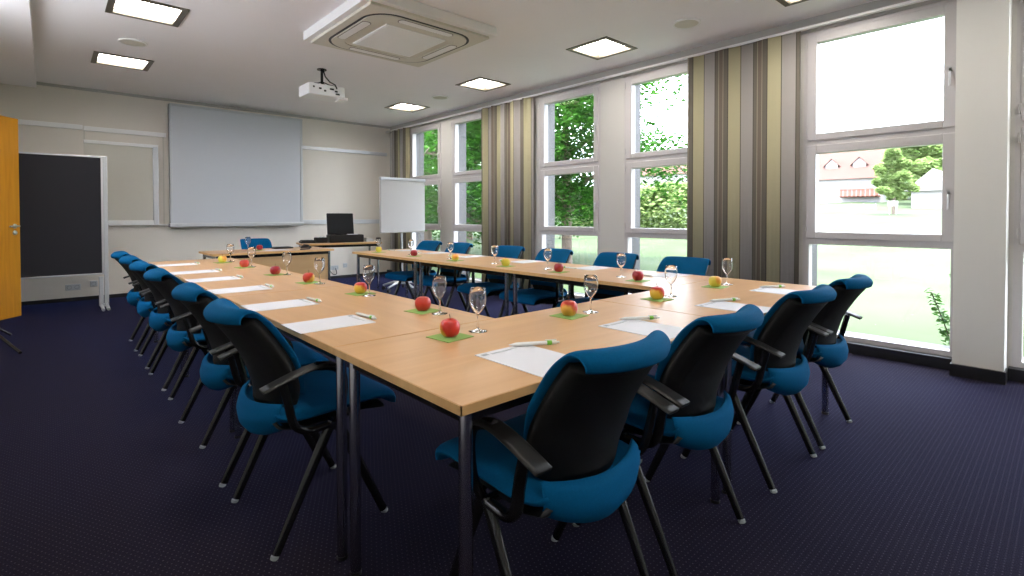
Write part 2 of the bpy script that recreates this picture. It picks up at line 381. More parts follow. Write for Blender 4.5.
def handle(parent, y, z, down=True):
    h = MB().bbox(XW - .012, XW + .002, y - .014, y + .014, z - .035, z + .035, .004)
    h.tube([(XW - .012, y, z), (XW - .036, y, z), (XW - .040, y, z - .02), (XW - .040, y, z - .11)], .008, 8)
    h.build('window_handle', 'alu', parent)
def window(n, y0, y1):
    root = struct(empty('window_%d' % n, (0, 0, 0)))
    fx0, fx1 = XW + .002, XW + .085
    z = [WZ0, .935, 1.81, WZ1]          # dividers
    fr = MB(); b = .05
    fr.box(fx0, fx1, y0, y0 + b, WZ0, WZ1).box(fx0, fx1, y1 - b, y1, WZ0, WZ1)
    fr.box(fx0, fx1, y0 + b, y1 - b, WZ0, WZ0 + b).box(fx0, fx1, y0 + b, y1 - b, WZ1 - b, WZ1)
    for zz in z[1:3]: fr.box(fx0, fx1, y0 + b, y1 - b, zz - .03, zz + .03)
    fr.build('window_frame', 'frame', root)
    # outer reveal lining
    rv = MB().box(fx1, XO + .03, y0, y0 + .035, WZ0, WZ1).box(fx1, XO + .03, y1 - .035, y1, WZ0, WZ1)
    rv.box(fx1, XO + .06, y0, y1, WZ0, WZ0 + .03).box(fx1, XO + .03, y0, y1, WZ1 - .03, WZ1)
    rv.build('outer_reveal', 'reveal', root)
    for k, (za, zb) in enumerate(((z[1] + .0, z[2]), (z[2], z[3]))):
        sa = MB(); a0, a1, c0, c1 = y0 + .03, y1 - .03, za + .022, zb - (.022 if k == 0 else .03); w = .075
        sx0, sx1 = XW - .012, XW + .07
        for q in ((a0, a0 + w, c0, c1), (a1 - w, a1, c0, c1), (a0 + w, a1 - w, c0, c0 + w * .8), (a0 + w, a1 - w, c1 - w, c1)):
            sa.bbox(sx0, sx1, *q, .006)
        s_ = sa.build('window_sash', 'frame', root)
        MB().box(XW + .056, XW + .062, a0 + w - .005, a1 - w + .005, c0 + w * .8 - .005, c1 - w + .005).build('window_pane', 'pane', s_)
        hm = c0 + (.36 if k == 0 else .42)
        handle(s_, a0 + .035, hm)
        for hz in (c0 + .08, c1 - .08):
            MB().tube([(XW - .018, a1 + .006, hz - .035), (XW - .018, a1 + .006, hz + .035)], .007, 8).build('hinge', 'frame', s_)
    MB().box(XW + .056, XW + .062, y0 + b - .005, y1 - b + .005, WZ0 + b - .005, z[1] - .025).build('window_pane', 'pane', root)
    return root
for i, (a, b) in enumerate(UN): window(i + 1, a, b)

lw = struct(empty('window_8', (XL, 0, 0)))  # high window strip added out of view to light the left chairs
f = MB()
for k in range(5): yk = LW0 + (LW1 - LW0 - .06) * k / 4; f.box(-.09, -.03, yk, yk + .06, 1.9, 2.72)
f.box(-.08, -.04, LW0, LW1, 1.9, 1.96).box(-.08, -.04, LW0, LW1, 2.66, 2.72).build('window_frame', 'frame', lw)
MB().box(-.063, -.057, LW0, LW1, 1.93, 2.70).build('window_pane', 'pane', lw)
struct(MB().box(-14, XL - .16, -12, 6.1, -.4, -.15).build('bounce_terrace', 'bounce_paving'))  # unseen slab added to bounce sky light up through the left window
# curtains
def curtain(y0, y1, off, waves, label, amp=.022):
    n = 260; z0, z1 = .03, 2.815; vs = []; fs = []; cl = []; xx0 = 5.003; s = 0; last = None
    for i in range(n + 1):
        t = i / n; y = y0 + (y1 - y0) * t
        x = xx0 + amp * math.sin(t * waves * 2 * math.pi + .5) + amp * .4 * math.sin(t * waves * 4.6 * math.pi + 1)
        if last: s += math.hypot(x - last[0], y - last[1])
        last = (x, y)
        for k, z in enumerate((z0, (z0 + z1) / 2, z1)):
            vs.append((x + (.006 * math.sin(i * .7) if k == 0 else 0), y, z)); cl.append(s)
    for i in range(n):
        for k in range(2): fs.append((i * 3 + k, i * 3 + k + 1, (i + 1) * 3 + k + 1, (i + 1) * 3 + k))
    me = bpy.data.meshes.new('curtain'); me.from_pydata(vs, [], fs); me.update()
    me.polygons.foreach_set('use_smooth', [True] * len(fs))
    at = me.attributes.new('cloth', 'FLOAT', 'POINT'); at.data.foreach_set('value', [s - c for c in cl])
    me.materials.append(curtain_mat(off)); o = bpy.data.objects.new('curtain', me); COL.objects.link(o)
    so = o.modifiers.new('thickness', 'SOLIDIFY'); so.thickness = .003
    tag(o, label, 'curtain', 'striped curtains along the window wall'); return o
curtain(1.665, 2.745, .32, 2.5, 'widest striped curtain, between the single window and the paired windows', .012)
curtain(5.08, 6.21, .31, 5, 'middle striped curtain between the two pairs of windows', .028)
curtain(8.36, 8.98, .1, 3, 'narrow striped curtain in the far corner behind the flipchart', .028)

# ------------------------------------------------------------------ ceiling fittings
def ceiling_light(x, y, lab):
    r = empty('ceiling_light', (x, y, H)); f = MB(); o = LH + .012; w = .038
    f.box(-o, o, -o, -LH + w, -.008, .0).box(-o, o, LH - w, o, -.008, .0).box(-o, -LH + w, -LH + w, LH - w, -.008, 0).box(LH - w, o, -LH + w, LH - w, -.008, 0)
    q = LH - w
    for a in ((-q - .004, -q, -q, q), (q, q + .004, -q, q), (-q, q, -q - .004, -q), (-q, q, q, q + .004)): f.box(*a, -.004, .05)
    f.build('light_frame', 'lampframe', r)
    MB().box(-q, q, -q, q, .035, .045).build('light_diffuser', 'emit', r)
    return tag(r, lab, 'ceiling light', 'square recessed ceiling lights')
names = {0: 'behind the viewpoint', 1: 'behind the viewpoint', 2: 'nearest', 3: 'second', 4: 'third', 5: 'farthest'}
for i, (x, y) in enumerate(LIGHTS):
    side = 'door side' if x < 2 else 'window side'
    if y < 1.3: lab = 'square ceiling light out of view behind the viewpoint, %s' % side
    elif x < 2: lab = {1.39: 'square ceiling light above the near left table corner', 3.38: 'square ceiling light above the left table row, out of view', 5.37: 'nearer of the two square ceiling lights by the door side', 7.33: 'square ceiling light nearest the pinboard and back wall'}[y]
    else: lab = {1.39: 'square ceiling light cut by the top edge above the single large window', 3.38: 'largest whole square ceiling light on the window side', 5.37: 'square ceiling light right of the air conditioner, middle of the window row', 7.33: 'smallest square ceiling light, at the far end above the flipchart'}[y]
    ceiling_light(x, y, lab)
for x, y, lab in ((.665, 6.44, 'round white ceiling speaker between the two left ceiling lights'), (4.36, 2.41, 'round white ceiling speaker before the window row lights, nearest'), (4.35, 6.37, 'round white ceiling speaker between the two farthest lights on the window side')):
    r = empty('ceiling_speaker', (x, y, H))
    MB().lathe([(0, 0), (.125, 0), (.125, -.012), (.115, -.016), (.105, -.012)], 32).build('speaker_rim', 'white', r)
    MB().lathe([(.105, -.010), (.06, -.013), (0, -.014)], 32).build('speaker_grille', 'grille', r)
    tag(r, lab, 'speaker', 'round ceiling speakers')
# air conditioner cassette
ac = empty('air_conditioner', (2.485, 4.32, H - .002)); tag(ac, 'square white ceiling cassette air conditioner with central grille', 'air conditioner')
hx, hy = .65, .665
MB().bbox(-hx, hx, -hy, hy, -.085, 0, .004).build('housing', 'white', ac)
MB().bbox(-hx + .05, hx - .05, -hy + .05, hy - .05, -.110, -.08, .006).build('cover_panel', 'grille', ac)
def rrect(hx, hy, r, n=8):
    out = []
    for cx, cy, a0 in ((hx - r, hy - r, 0), (-hx + r, hy - r, 90), (-hx + r, -hy + r, 180), (hx - r, -hy + r, 270)):
        for k in range(n + 1):
            a = R(a0 + 90 * k / n); out.append((cx + r * math.cos(a), cy + r * math.sin(a)))
    return out
def ring(o, i, z0, z1, mb):
    n = len(o); vs = [(*p, z0) for p in o] + [(*p, z0) for p in i] + [(*p, z1) for p in o] + [(*p, z1) for p in i]; fs = []
    for k in range(n):
        j = (k + 1) % n
        fs += [(k, n + k, n + j, j), (2 * n + k, 2 * n + j, 3 * n + j, 3 * n + k), (k, j, 2 * n + j, 2 * n + k), (n + k, 3 * n + k, 3 * n + j, n + j)]
    return mb.add(vs, fs)
ring(rrect(.53, .555, .24), rrect(.508, .533, .22), -.1125, -.108, MB()).build('air_slot', 'black', ac)
ring(rrect(.506, .531, .22), rrect(.395, .41, .12), -.118, -.108, MB()).build('air_vane_ring', 'grille', ac)
def vane(cx, cy, a, b_):
    o = rrect(a, b_, min(a, b_) * .95); v = MB(); v.prism([(cx + x, cy + y) for x, y in o], -.122, -.116); v.build('air_vane', 'white', ac)
    ring([(cx + x, cy + y) for x, y in rrect(a + .006, b_ + .006, min(a, b_))], [(cx + x, cy + y) for x, y in o], -.120, -.116, MB()).build('vane_gap', 'lampframe', ac)
for s in (1, -1): vane(0, s * .475, .27, .036); vane(s * .452, 0, .036, .27)
g = MB().bbox(-.31, .31, -.33, .33, -.122, -.110, .004)
for k in range(26): g.box(-.29, .29, -.31 + k * .0243, -.31 + k * .0243 + .012, -.126, -.120)
g.build('intake_grille', 'projwhite', ac)
# projector
pj = empty('projector', (2.47, 6.12, H)); tag(pj, 'white projector hanging from the ceiling on a short mount', 'projector')
MB().tube([(0, 0, 0), (0, 0, -.012)], .055, 20).tube([(0, 0, 0), (0, 0, -.20)], .016, 10).build('ceiling_mount', 'blackmetal', pj)
mk = MB()
for dx, dy in ((-.13, -.1), (.13, -.1), (-.13, .1), (.13, .1)): mk.tube([(0, 0, -.15), (dx * .5, dy * .5, -.185), (dx, dy, -.205)], .007, 8)
mk.tube([(0.012, -.01, -.01), (.03, -.03, -.09), (.06, -.09, -.16), (.10, -.15, -.20), (.11, -.175, -.25)], .008, 8)
mk.build('mount_arms', 'blackmetal', pj)
MB().bbox(-.22, .22, -.16, .16, -.345, -.215, .012).build('projector_body', 'projwhite', pj)
MB().lathe([(0, .0), (.035, 0), (.038, .03), (.03, .035), (0, .03)], 20, Matrix.Translation((.12, .16, -.27)) @ Matrix.Rotation(R(-90), 4, 'X')).build('lens', 'black', pj)
for a, b, w in ((-.17, -.24, .02), (-.10, -.25, .03), (-.04, -.27, .025), (.03, -.24, .05), (.09, -.26, .035), (.10, -.29, .05)): MB().box(a, a + w, -.163, -.158, b - .030, b - .010).build('socket', 'black', pj)
MB().bbox(.17, .27, -.13, .02, -.362, -.325, .006).build('projector_bracket', 'projwhite', pj)

# ------------------------------------------------------------------ back wall fittings
def rail(x0, x1, z, lab, h=.032, mt_='white'):
    r = empty('wall_rail', ((x0 + x1) / 2, YB, z)); w = (x1 - x0) / 2
    MB().bbox(-w, w, -.028, 0, -h, h, .004).build('rail_profile', mt_, r)
    MB().box(-w - .004, -w, -.03, 0, -h, h).box(w, w + .004, -.03, 0, -h, h).build('end_cap', 'white', r)
    tag(r, lab, 'rail', 'aluminium presentation rails on the back wall')
rail(-.80, .37, 2.385, 'aluminium wall rail running left above the pinboard')
rail(.385, 1.33, 2.375, 'aluminium wall rail above the hanging frame, left of the projection screen')
rail(3.33, 5.0, 2.375, 'upper aluminium wall rail right of the projection screen', .032, 'alu')
rail(3.33, 5.0, 1.05, 'lower aluminium wall rail behind the equipment table', .04, 'alu')
rail(1.23, 1.40, 1.03, 'short lower wall rail piece left of the projection screen', .012)
for x, lab in ((.39, 'thin wall channel left of the hanging frame'), (1.30, 'thin wall channel right of the hanging frame')):
    tag(MB().box(x - .007, x + .007, YB - .012, YB, 1.0, 2.345).build('wall_channel', 'whiteboard'), lab, 'wall channel')
wb = empty('hanging_frame', (.8, YB - .03, 1.63)); tag(wb, 'white framed clear panel hanging on the back wall behind the pinboard', 'frame')
MB().bbox(-.42, .43, -.03, -.002, .54, .585, .004).build('frame_rail', 'white', wb)
MB().bbox(-.42, .43, -.03, -.002, -.60, -.53, .004).build('frame_rail', 'white', wb)
MB().bbox(.36, .43, -.032, -.002, -.60, .56, .012).build('side_profile', 'alu', wb)
MB().box(-.42, .37, -.012, -.004, -.55, .56).build('frame_panel', 'whiteboard', wb)
sc = empty('projection_screen', (2.335, 9.09, 1.92)); tag(sc, 'large white projection screen with aluminium edge on the back wall', 'projection screen')
MB().box(-.95, .945, -.012, .0, -.87, .90).build('screen_surface', 'screen', sc)
MB().bbox(.935, .975, -.02, .10, -.90, .92, .004).bbox(-.975, -.945, -.02, .10, -.90, .92, .004).bbox(-.975, .975, -.03, .10, .895, .925, .004).build('screen_frame', 'silver', sc)
MB().bbox(-.985, .985, -.035, .10, -.925, -.865, .008).build('bottom_rail', 'alu', sc)
MB().box(-.9, .9, .02, .11, -.8, .8).build('backing', 'white', sc)

def socket(x, z, n, lab):
    r = empty('wall_socket', (x, YB, z)); w = .04 * n
    MB().bbox(-w, w, -.01, 0, -.04, .04, .003).build('socket_plate', 'silver', r)
    for k in range(n):
        cx = -w + .04 + .08 * k
        MB().lathe([(.026, 0), (.026, .003), (.022, .003), (.02, -.001), (0, -.001)], 20, Matrix.Translation((cx, -.009, 0)) @ Matrix.Rotation(R(90), 4, 'X')).build('socket_insert', 'print', r)
    return tag(r, lab, 'socket')
socket(.25, .19, 2, 'double wall socket below the pinboard')
socket(.47, .22, 1, 'single wall socket beside the pinboard foot')
socket(3.92, .20, 2, 'double wall socket with plug, under the equipment table')
socket(4.13, .23, 1, 'single wall socket right of the plugged one under the equipment table')

# pinboard
pb = empty('pinboard', (.14, 8.25, 0)); tag(pb, 'charcoal pinboard in aluminium frame standing on grey feet behind the door', 'pinboard')
MB().box(-.79, .365, -.012, .012, .445, 1.895).build('felt_panel', 'felt', pb)
MB().bbox(-.82, .40, -.018, .018, 1.895, 1.915, .003).bbox(-.82, .40, -.018, .018, .428, .448, .003).bbox(.362, .385, -.018, .018, .43, 1.91, .003).bbox(-.82, -.79, -.018, .018, .43, 1.91, .003).build('board_frame', 'alu', pb)
for xx in (.405, -.84):
    f = MB().bbox(xx - .022, xx + .022, -.02, .02, .04, 1.92, .005)
    f.build('post', 'silver', pb)
    f = MB().bbox(xx - .075, xx - .03, -.02, .02, .03, .40, .005).tube([(xx - .052, 0, .035), (xx - .052, -.14, .035), (xx - .052, -.30, .018)], .018, 8).tube([(xx, 0, .05), (xx, -.12, .04), (xx, -.27, .018)], .018, 8).tube([(xx - .02, .0, .035), (xx - .02, .22, .018)], .018, 8)
    f.build('foot', 'silver', pb)

# door leaf, opened into the room; hinge at the left wall
dr = struct(empty('door_1', (-.82, DO1 - .02, 0), math.atan2(8.236 - (DO1 - .02), -.268 + .82)))
DL = math.hypot(8.236 - (DO1 - .02), -.268 + .82)
MB().bbox(0, DL, -.04, 0, .01, 2.285, .003).build('door_leaf', 'doorwood', dr)
hd = MB(); hz = 1.05
hd.lathe([(0, .008), (.026, .008), (.028, 0)], 20, Matrix.Translation((DL - .07, -.04, hz)) @ Matrix.Rotation(R(90), 4, 'X'))
hd.lathe([(0, .008), (.026, .008), (.028, 0)], 20, Matrix.Translation((DL - .07, -.04, hz - .075)) @ Matrix.Rotation(R(90), 4, 'X'))
hd.tube([(DL - .07, -.04, hz), (DL - .07, -.09, hz), (DL - .085, -.098, hz), (DL - .20, -.098, hz)], .010, 10)
hd.build('door_handle', 'alu', dr)
MB().box(XL - .155, XL + .012, DO0 - .06, DO0, 0, 2.36).box(XL - .155, XL + .012, DO1, DO1 + .06, 0, 2.36).box(XL - .155, XL + .012, DO0, DO1, 2.30, 2.36).build('trim_6', 'white')['kind'] = 'structure'

# ------------------------------------------------------------------ tables
TH = .74
def table(x0, x1, y0, y1, lab, along, grp, legs='all', top=TH, name='conference_table'):
    cx, cy = (x0 + x1) / 2, (y0 + y1) / 2; hx, hy = (x1 - x0) / 2 - .0012, (y1 - y0) / 2 - .0012
    r = empty(name, (cx, cy, 0))
    MB().bbox(-hx + .0015, hx - .0015, -hy + .0015, hy - .0015, top - .024, top, .0015).build('tabletop', 'beechx' if along == 'x' else 'beechy', r)
    e = MB(); t = .003; z0, z1 = top - .0235, top - .0012
    e.box(-hx, hx, -hy, -hy + t, z0, z1).box(-hx, hx, hy - t, hy, z0, z1).box(-hx, -hx + t, -hy, hy, z0, z1).box(hx - t, hx, -hy, hy, z0, z1)
    e.build('edge_band', 'edge', r)
    i = .05; f = MB(); z0, z1 = top - .062, top - .026
    f.box(-hx + i, hx - i, -hy + i - .012, -hy + i + .012, z0, z1).box(-hx + i, hx - i, hy - i - .012, hy - i + .012, z0, z1)
    f.box(-hx + i - .012, -hx + i + .012, -hy + i, hy - i, z0, z1).box(hx - i - .012, hx - i + .012, -hy + i, hy - i, z0, z1)
    f.build('under_frame', 'blackmetal', r)
    for sx in (-1, 1):
        for sy in (-1, 1):
            px, py = sx * (hx - i), sy * (hy - i)
            l = MB().tube([(px, py, .01), (px, py, top - .026)], .0175, 16)
            lo = l.build('leg', 'chrome', r)
            MB().tube([(px, py, 0), (px, py, .012)], .0185, 16).build('foot_cap', 'black', lo)
    tag(r, lab, 'table', grp); return r
XA, YA, JX, JY = .68, .918, 2.05, 1.615
table(XA, JX, YA, JY, 'beech conference table at the near left corner, closest to the camera', 'x', 'beech conference tables in a U shape')
table(JX, 3.42, YA, JY, 'beech conference table at the near right corner beside the large window', 'x', 'beech conference tables in a U shape')
yy = [JY, 3.0, 4.37, 5.745]
for k, w in enumerate(('first after the near corner', 'middle one', 'farthest, near the wall')):
    table(XA, 1.375, yy[k], yy[k + 1], 'beech table in the left row, ' + w, 'y', 'beech conference tables in a U shape')
    table(2.665, 3.42, yy[k], yy[k + 1], 'beech table in the window-side row, ' + w.replace('wall', 'flipchart'), 'y', 'beech conference tables in a U shape')
ht = table(1.34, 2.72, 6.38, 7.08, 'beech head table with front panel, before the projection screen', 'x', None, name='head_table')
MB().bbox(-.62, .62, -.31, -.292, .16, .68, .002).build('front_panel', 'panel', ht)
at_ = table(2.84, 4.04, 7.57, 8.19, 'beech side table before the back wall carrying equipment', 'x', None, name='equipment_table')
at_.rotation_euler.z = R(-12)

# ------------------------------------------------------------------ chair
def make_chair():
    r = empty('conference_chair')
    seat = spline([(0, .262, .405), (0, .258, .428), (0, .235, .446), (0, .17, .456), (0, .05, .452), (0, -.08, .446), (0, -.150, .446), (0, -.190, .452), (0, -.215, .462)], 4)
    prof = [(p[1], p[2]) for p in seat]; k = len(prof)
    hw = [.225 + .012 * math.sin(math.pi * min(1, i / k * 1.3)) - .030 * max(0, (i / k - .62) / .38) ** 1.3 for i in range(k)]
    th = [.05 * min(1, .35 + 3 * min(i, k - 1 - i) / k) for i in range(k)]
    MB().sheet(prof, hw, th, lambda u, i: (.030 * u * u * max(0, i / k - .55) / .45, .010 * u * u), 16).build('seat', 'blue', r)
    apr = [(-.196, .362), (-.218, .378), (-.236, .405), (-.240, .435), (-.234, .468), (-.222, .492)]
    MB().sheet(apr, [.172, .184, .192, .196, .196, .190], [.012, .020, .024, .024, .020, .012], lambda u, i: (.060 * u * u, .040 * u * u * (1 - i / 5) + .012 * u * u), 20, e=14).build('seat_apron', 'blue', r)
    pan = [(.225, .405), (.12, .418), (0, .414), (-.12, .41), (-.175, .425), (-.19, .445)]
    MB().sheet([(y, z) for y, z in pan], .205, .022, n=10).build('seat_pan', 'black', r)
    back = spline([(0, -.132, .515), (0, -.141, .58), (0, -.168, .66), (0, -.212, .735), (0, -.250, .790), (0, -.280, .821), (0, -.306, .838), (0, -.330, .836), (0, -.346, .820), (0, -.346, .800)], 4)
    prof = [(p[1], p[2]) for p in back]; k = len(prof)
    hw = [.165 + .032 * min(1, i / k * 4) - .030 * max(0, (i / k - .4) / .6) for i in range(k)]
    th = [(.018 + .010 * max(0, (i / k - .5) * 2)) * min(1, .6 + 4 * min(i, k - 1 - i) / k) for i in range(k)]
    bc = lambda u, i: (.055 * u * u, 0)
    MB().sheet(prof, hw, th, bc, 22, e=12).build('backrest', 'blue', r)
    sh = spline([(0, -.168, .455), (0, -.166, .52), (0, -.180, .58), (0, -.202, .64), (0, -.248, .72), (0, -.286, .775), (0, -.306, .800)], 5)
    prof = [(p[1], p[2]) for p in sh]; k = len(prof)
    hw = [.125 + .070 * min(1, (i / k * 3.2)) ** .5 - .022 * max(0, i / k - .4) / .6 for i in range(k)]
    so = MB().sheet(prof, hw, .056, lambda u, i: (.058 * u * u - .0, .01 * u * u), 18, e=14).build('back_shell', 'shell', r)
    prof2 = [(y - .026, z) for y, z in prof[2:]]; hw2 = [h - .030 for h in hw[2:]]
    MB().sheet(prof2, hw2, .014, lambda u, i: (.045 * u * u, 0), 16, e=10).build('shell_rib', 'shell', so)
    for s in (-1, 1):
        ap = (s * .238, .0, .405)
        for yy_ in (.205, -.212):
            l = MB().tube([(s * .238, yy_ * .03, .415), (s * .240, yy_ * .12, .385), (s * .240, yy_ * .5, .22), (s * .238, yy_ * .97, .012)], [.018, .017, .0155, .013], 10, flat=(.85, 1.15))
            lo = l.build('leg', 'blackmetal', r)
            MB().tube([(s * .238, yy_ * .985, .010), (s * .238, yy_, .0)], .0135, 10).build('foot_glide', 'print', lo)
        # armrest
        pth = spline([(s * .238, .01, .40), (s * .262, .020, .47), (s * .268, .026, .55), (s * .268, .016, .600), (s * .268, -.015, .626), (s * .268, -.08, .640)], 4)
        a = MB().tube(pth, .0125, 8, flat=(1, 1.3))
        a.tube(spline([(s * .238, -.02, .408), (s * .246, -.10, .412), (s * .262, -.150, .45), (s * .268, -.172, .53), (s * .268, -.19, .60)], 4), .014, 8, flat=(1.3, 1))
        ao = a.build('armrest', 'blackmetal', r)
        pd = spline([(0, .012, .618), (0, -.015, .634), (0, -.07, .640), (0, -.15, .624), (0, -.255, .590)], 4)
        MB().sheet([(p[1], p[2]) for p in pd], .027, .013, n=10, e=10, mtx=Matrix.Translation((s * .268, 0, 0))).build('arm_pad', 'black', ao)
    MB().tube([(-.238, 0, .405), (.238, 0, .405)], .014, 10).tube([(-.15, .10, .40), (-.238, 0.02, .40)], .010, 8).tube([(.15, .10, .40), (.238, .02, .40)], .010, 8).box(-.12, .12, -.10, .12, .39, .41).build('cross_frame', 'blackmetal', r)
    return r
chair0 = make_chair(); used = [False]
def chair(x, y, rz, lab, grp):
    c = chair0 if not used[0] else copy_tree(chair0)
    used[0] = True
    c.location = (x, y, 0); c.rotation_euler = (0, 0, rz); tag(c, lab, 'chair', grp); return c
CH = []
for x, lab in ((1.095, 'largest blue conference chair, at the near table corner, closest to the camera'), (1.70, 'second blue chair from the near corner along the front tables'), (2.49, 'third blue chair from the near corner along the front tables'), (3.09, 'blue chair at the front tables closest to the large window')):
    CH.append((x, 1.045, 0, lab, 'blue chairs along the near front tables'))
for y, w in ((2.055, 'nearest the camera'), (2.69, 'second from the camera'), (3.60, 'third from the camera'), (4.32, 'fourth from the camera'), (4.98, 'fifth from the camera'), (5.66, 'farthest, nearest the projection wall')):
    CH.append((.765, y, R(-90), 'blue chair in the left row seen from behind, ' + w, 'blue chairs along the left table row'))
for y, w in ((5.38, 'farthest, beside the flipchart'), (4.77, 'second from the flipchart'), (3.91, 'third from the flipchart, before the middle curtain'), (3.27, 'before the left pane of the middle window pair'), (2.56, 'before the right pane of the middle window pair'), (1.955, 'nearest, before the wide striped curtain')):
    CH.append((3.285, y, R(90), 'blue chair in the window-side row, ' + w, 'blue chairs along the window-side tables'))
CH.append((2.12, 7.36, R(180), 'blue chair behind the head table before the projection screen', None))
random.seed(3)
for x, y, rz, lab, grp in CH: chair(x, y, rz + R(random.uniform(-2.5, 2.5)), lab, grp)

# ------------------------------------------------------------------ place settings
def proto_apple(skin):
    r = empty('apple')
    pr = [(.0, .012), (.008, .006), (.016, .001), (.024, .002), (.033, .012), (.0375, .028), (.0375, .040), (.034, .052), (.026, .061), (.017, .064), (.008, .060), (.001, .053)]
    o = MB().lathe(pr, 24).build('fruit', skin, r)
    MB().tube([(0, 0, .053), (.001, .0, .066), (-.002, .001, .082)], [.0013, .001, .0014], 6).build('stem', 'stem', r)
    return r
def proto_glass():
    r = empty('wine_glass'); t = .0012
    MB().lathe([(0, .0005), (.034, .0005), (.035, .0022), (.02, .004), (.006, .008), (.004, .016), (.0038, .055), (.0045, .061), (.0, .0612)], 28).build('foot_and_stem', 'glass', r)
    out = [(0, .0614), (.004, .0618), (.009, .067), (.017, .077), (.025, .090), (.0305, .104), (.0325, .120), (.0315, .140), (.0272, .162)]
    inn = [(max(0, a - t), b + (t if i < 4 else 0)) for i, (a, b) in enumerate(out)]
    MB().lathe(out + [(.0266, .1625)] + inn[::-1], 28).build('bowl', 'glass', r)
    return r
def proto_napkin():
    o = MB().bbox(-.060, .060, -.060, .060, 0, .0025, .001).build('napkin', 'green'); return o
def proto_paper():
    r = empty('paper_sheet')
    MB().bbox(-.105, .105, -.1485, .1485, 0, .0018, .0004).build('sheet', 'paper', r)
    MB().box(-.092, -.070, .118, .136, .0018, .0021).build('letterhead_mark', 'print', r)
    MB().box(-.06, .05, .124, .127, .0018, .0021).box(-.06, .02, .118, .120, .0018, .0021).build('letterhead_line', 'print', r)
    return r
def proto_pen():
    r = empty('ballpoint_pen'); rx = Matrix.Rotation(R(90), 4, 'Y'); rr = .0055
    MB().lathe([(0.0008, -.072), (.002, -.066), (rr, -.052), (rr, .035)], 12, Matrix.Translation((0, 0, rr)) @ rx).build('barrel', 'penwhite', r)
    MB().lathe([(rr, .035), (rr + .0012, .036), (rr + .0012, .048), (rr, .049)], 12, Matrix.Translation((0, 0, rr)) @ rx).build('grip_band', 'pengreen', r)
    MB().lathe([(rr, .049), (rr, .062), (.003, .064), (.003, .071), (0, .072)], 12, Matrix.Translation((0, 0, rr)) @ rx).build('push_button', 'penwhite', r)
    MB().box(.030, .062, -.0016, .0016, 2 * rr, 2 * rr + .003).build('clip', 'penwhite', r)
    return r
P = {}
def inst(kind, maker, x, y, z, rz, lab, cat, grp, s=1.):
    if kind not in P: P[kind] = maker(); o = P[kind]
    else: o = copy_tree(P[kind])
    o.location = (x, y, z); o.rotation_euler = (0, 0, rz); o.scale = (s, s, s); tag(o, lab, cat, grp); return o
SK = dict(a='apple_a', b='apple_b', c='apple_c', d='apple_d')
SN = dict(a='red and yellow', b='red', c='yellow', d='dark red')
def setting(row, where, ap, gl, pp, sk, rz, pen=True):
    z = TH
    if ap:
        inst('nap', proto_napkin, ap[0], ap[1], z, rz + R(ap[2] if len(ap) > 2 else 0), 'green napkin under the %s apple, %s' % (SN[sk], where), 'napkin', 'green napkins on the ' + row)
        inst('apple' + sk, lambda: proto_apple(SK[sk]), ap[0], ap[1], z + .0025, random.uniform(0, 6), '%s apple on its green napkin, %s' % (SN[sk], where), 'apple', 'apples on the ' + row, random.uniform(.92, .99))
    if gl: inst('glass', proto_glass, gl[0], gl[1], z, random.uniform(0, 6), 'empty stemmed wine glass beside the apple, ' + where, 'glass', 'wine glasses on the ' + row)
    if pp:
        inst('paper', proto_paper, pp[0], pp[1], z, rz + R(pp[2] if len(pp) > 2 else 0), 'white paper sheet on the table, ' + where, 'paper', 'paper sheets on the ' + row)
        if pen:
            fr_ = row == 'front tables'; z += .0022 if fr_ else 0
            d = Matrix.Rotation(rz, 3, 'Z') @ Vector((pp[3] if len(pp) > 3 else .11, .105 if fr_ else .165, 0))
            inst('pen', proto_pen, pp[0] + d.x, pp[1] + d.y, z, rz + R((-30 if row == 'front tables' else 0) + random.uniform(-6, 4)), 'white pen by the paper, ' + where, 'pen', 'pens on the ' + row, 1.2)
# front tables (people sit at -y, face +y)
setting('front tables', 'nearest the near left table corner', (1.043, 1.472, 6), (1.171, 1.475), (1.065, 1.078), 'a', 0)
setting('front tables', 'second place from the near left corner', (1.634, 1.437, 4), (1.77, 1.43), (1.67, 1.08), 'b', 0)
setting('front tables', 'third place, just beyond the table joint', (2.283, 1.417, -3), (2.43, 1.425), (2.36, 1.05), 'a', 0)
setting('front tables', 'last place beside the large window', (2.932, 1.43, 5), (3.09, 1.43), (3.03, 1.08), 'c', 0)
LR = [((1.239, 1.956), (1.258, 1.852), 1.98, 'b', 'left row, first place from the camera'), ((1.262, 2.62), (1.262, 2.519), 2.55, 'a', 'left row, second place from the camera'), ((1.225, 3.27), (1.262, 3.185), 3.24, 'b', 'left row, third place from the camera'),
      ((1.215, 3.88), (1.280, 3.83), 3.88, 'd', 'left row, fourth place from the camera'), ((1.195, 4.59), (1.262, 4.63), 4.48, 'b', 'left row, fifth place from the camera'), ((1.172, 5.20), (1.250, 5.25), 5.25, 'c', 'left row, farthest place')]
for a, g_, p_, sk, w in LR:
    setting('left table row', w, (*a, 8), g_, (.82, p_, 0, -.02), sk, R(-90))
RR = [(1.905, 2.10, 1.93, 'd', 'window-side row, nearest place'), (2.60, 2.80, 2.61, 'd', 'window-side row, second place from the near end'), (3.20, 3.45, 3.39, 'c', 'window-side row, third place from the near end'),
      (3.92, 4.12, 4.20, 'c', 'window-side row, fourth place from the near end'), (4.65, 4.86, 4.86, 'd', 'window-side row, fifth place from the near end'), (5.42, 5.60, 5.47, 'c', 'window-side row, farthest place by the flipchart')]
for a, g_, p_, sk, w in RR:
    setting('window-side table row', w, (2.84, a, 8), (2.93, g_), (3.26, p_), sk, R(90))
setting('head table', 'on the head table', (1.94, 6.78), (1.84, 6.90), (2.10, 6.66, 90), 'd', R(180), False)
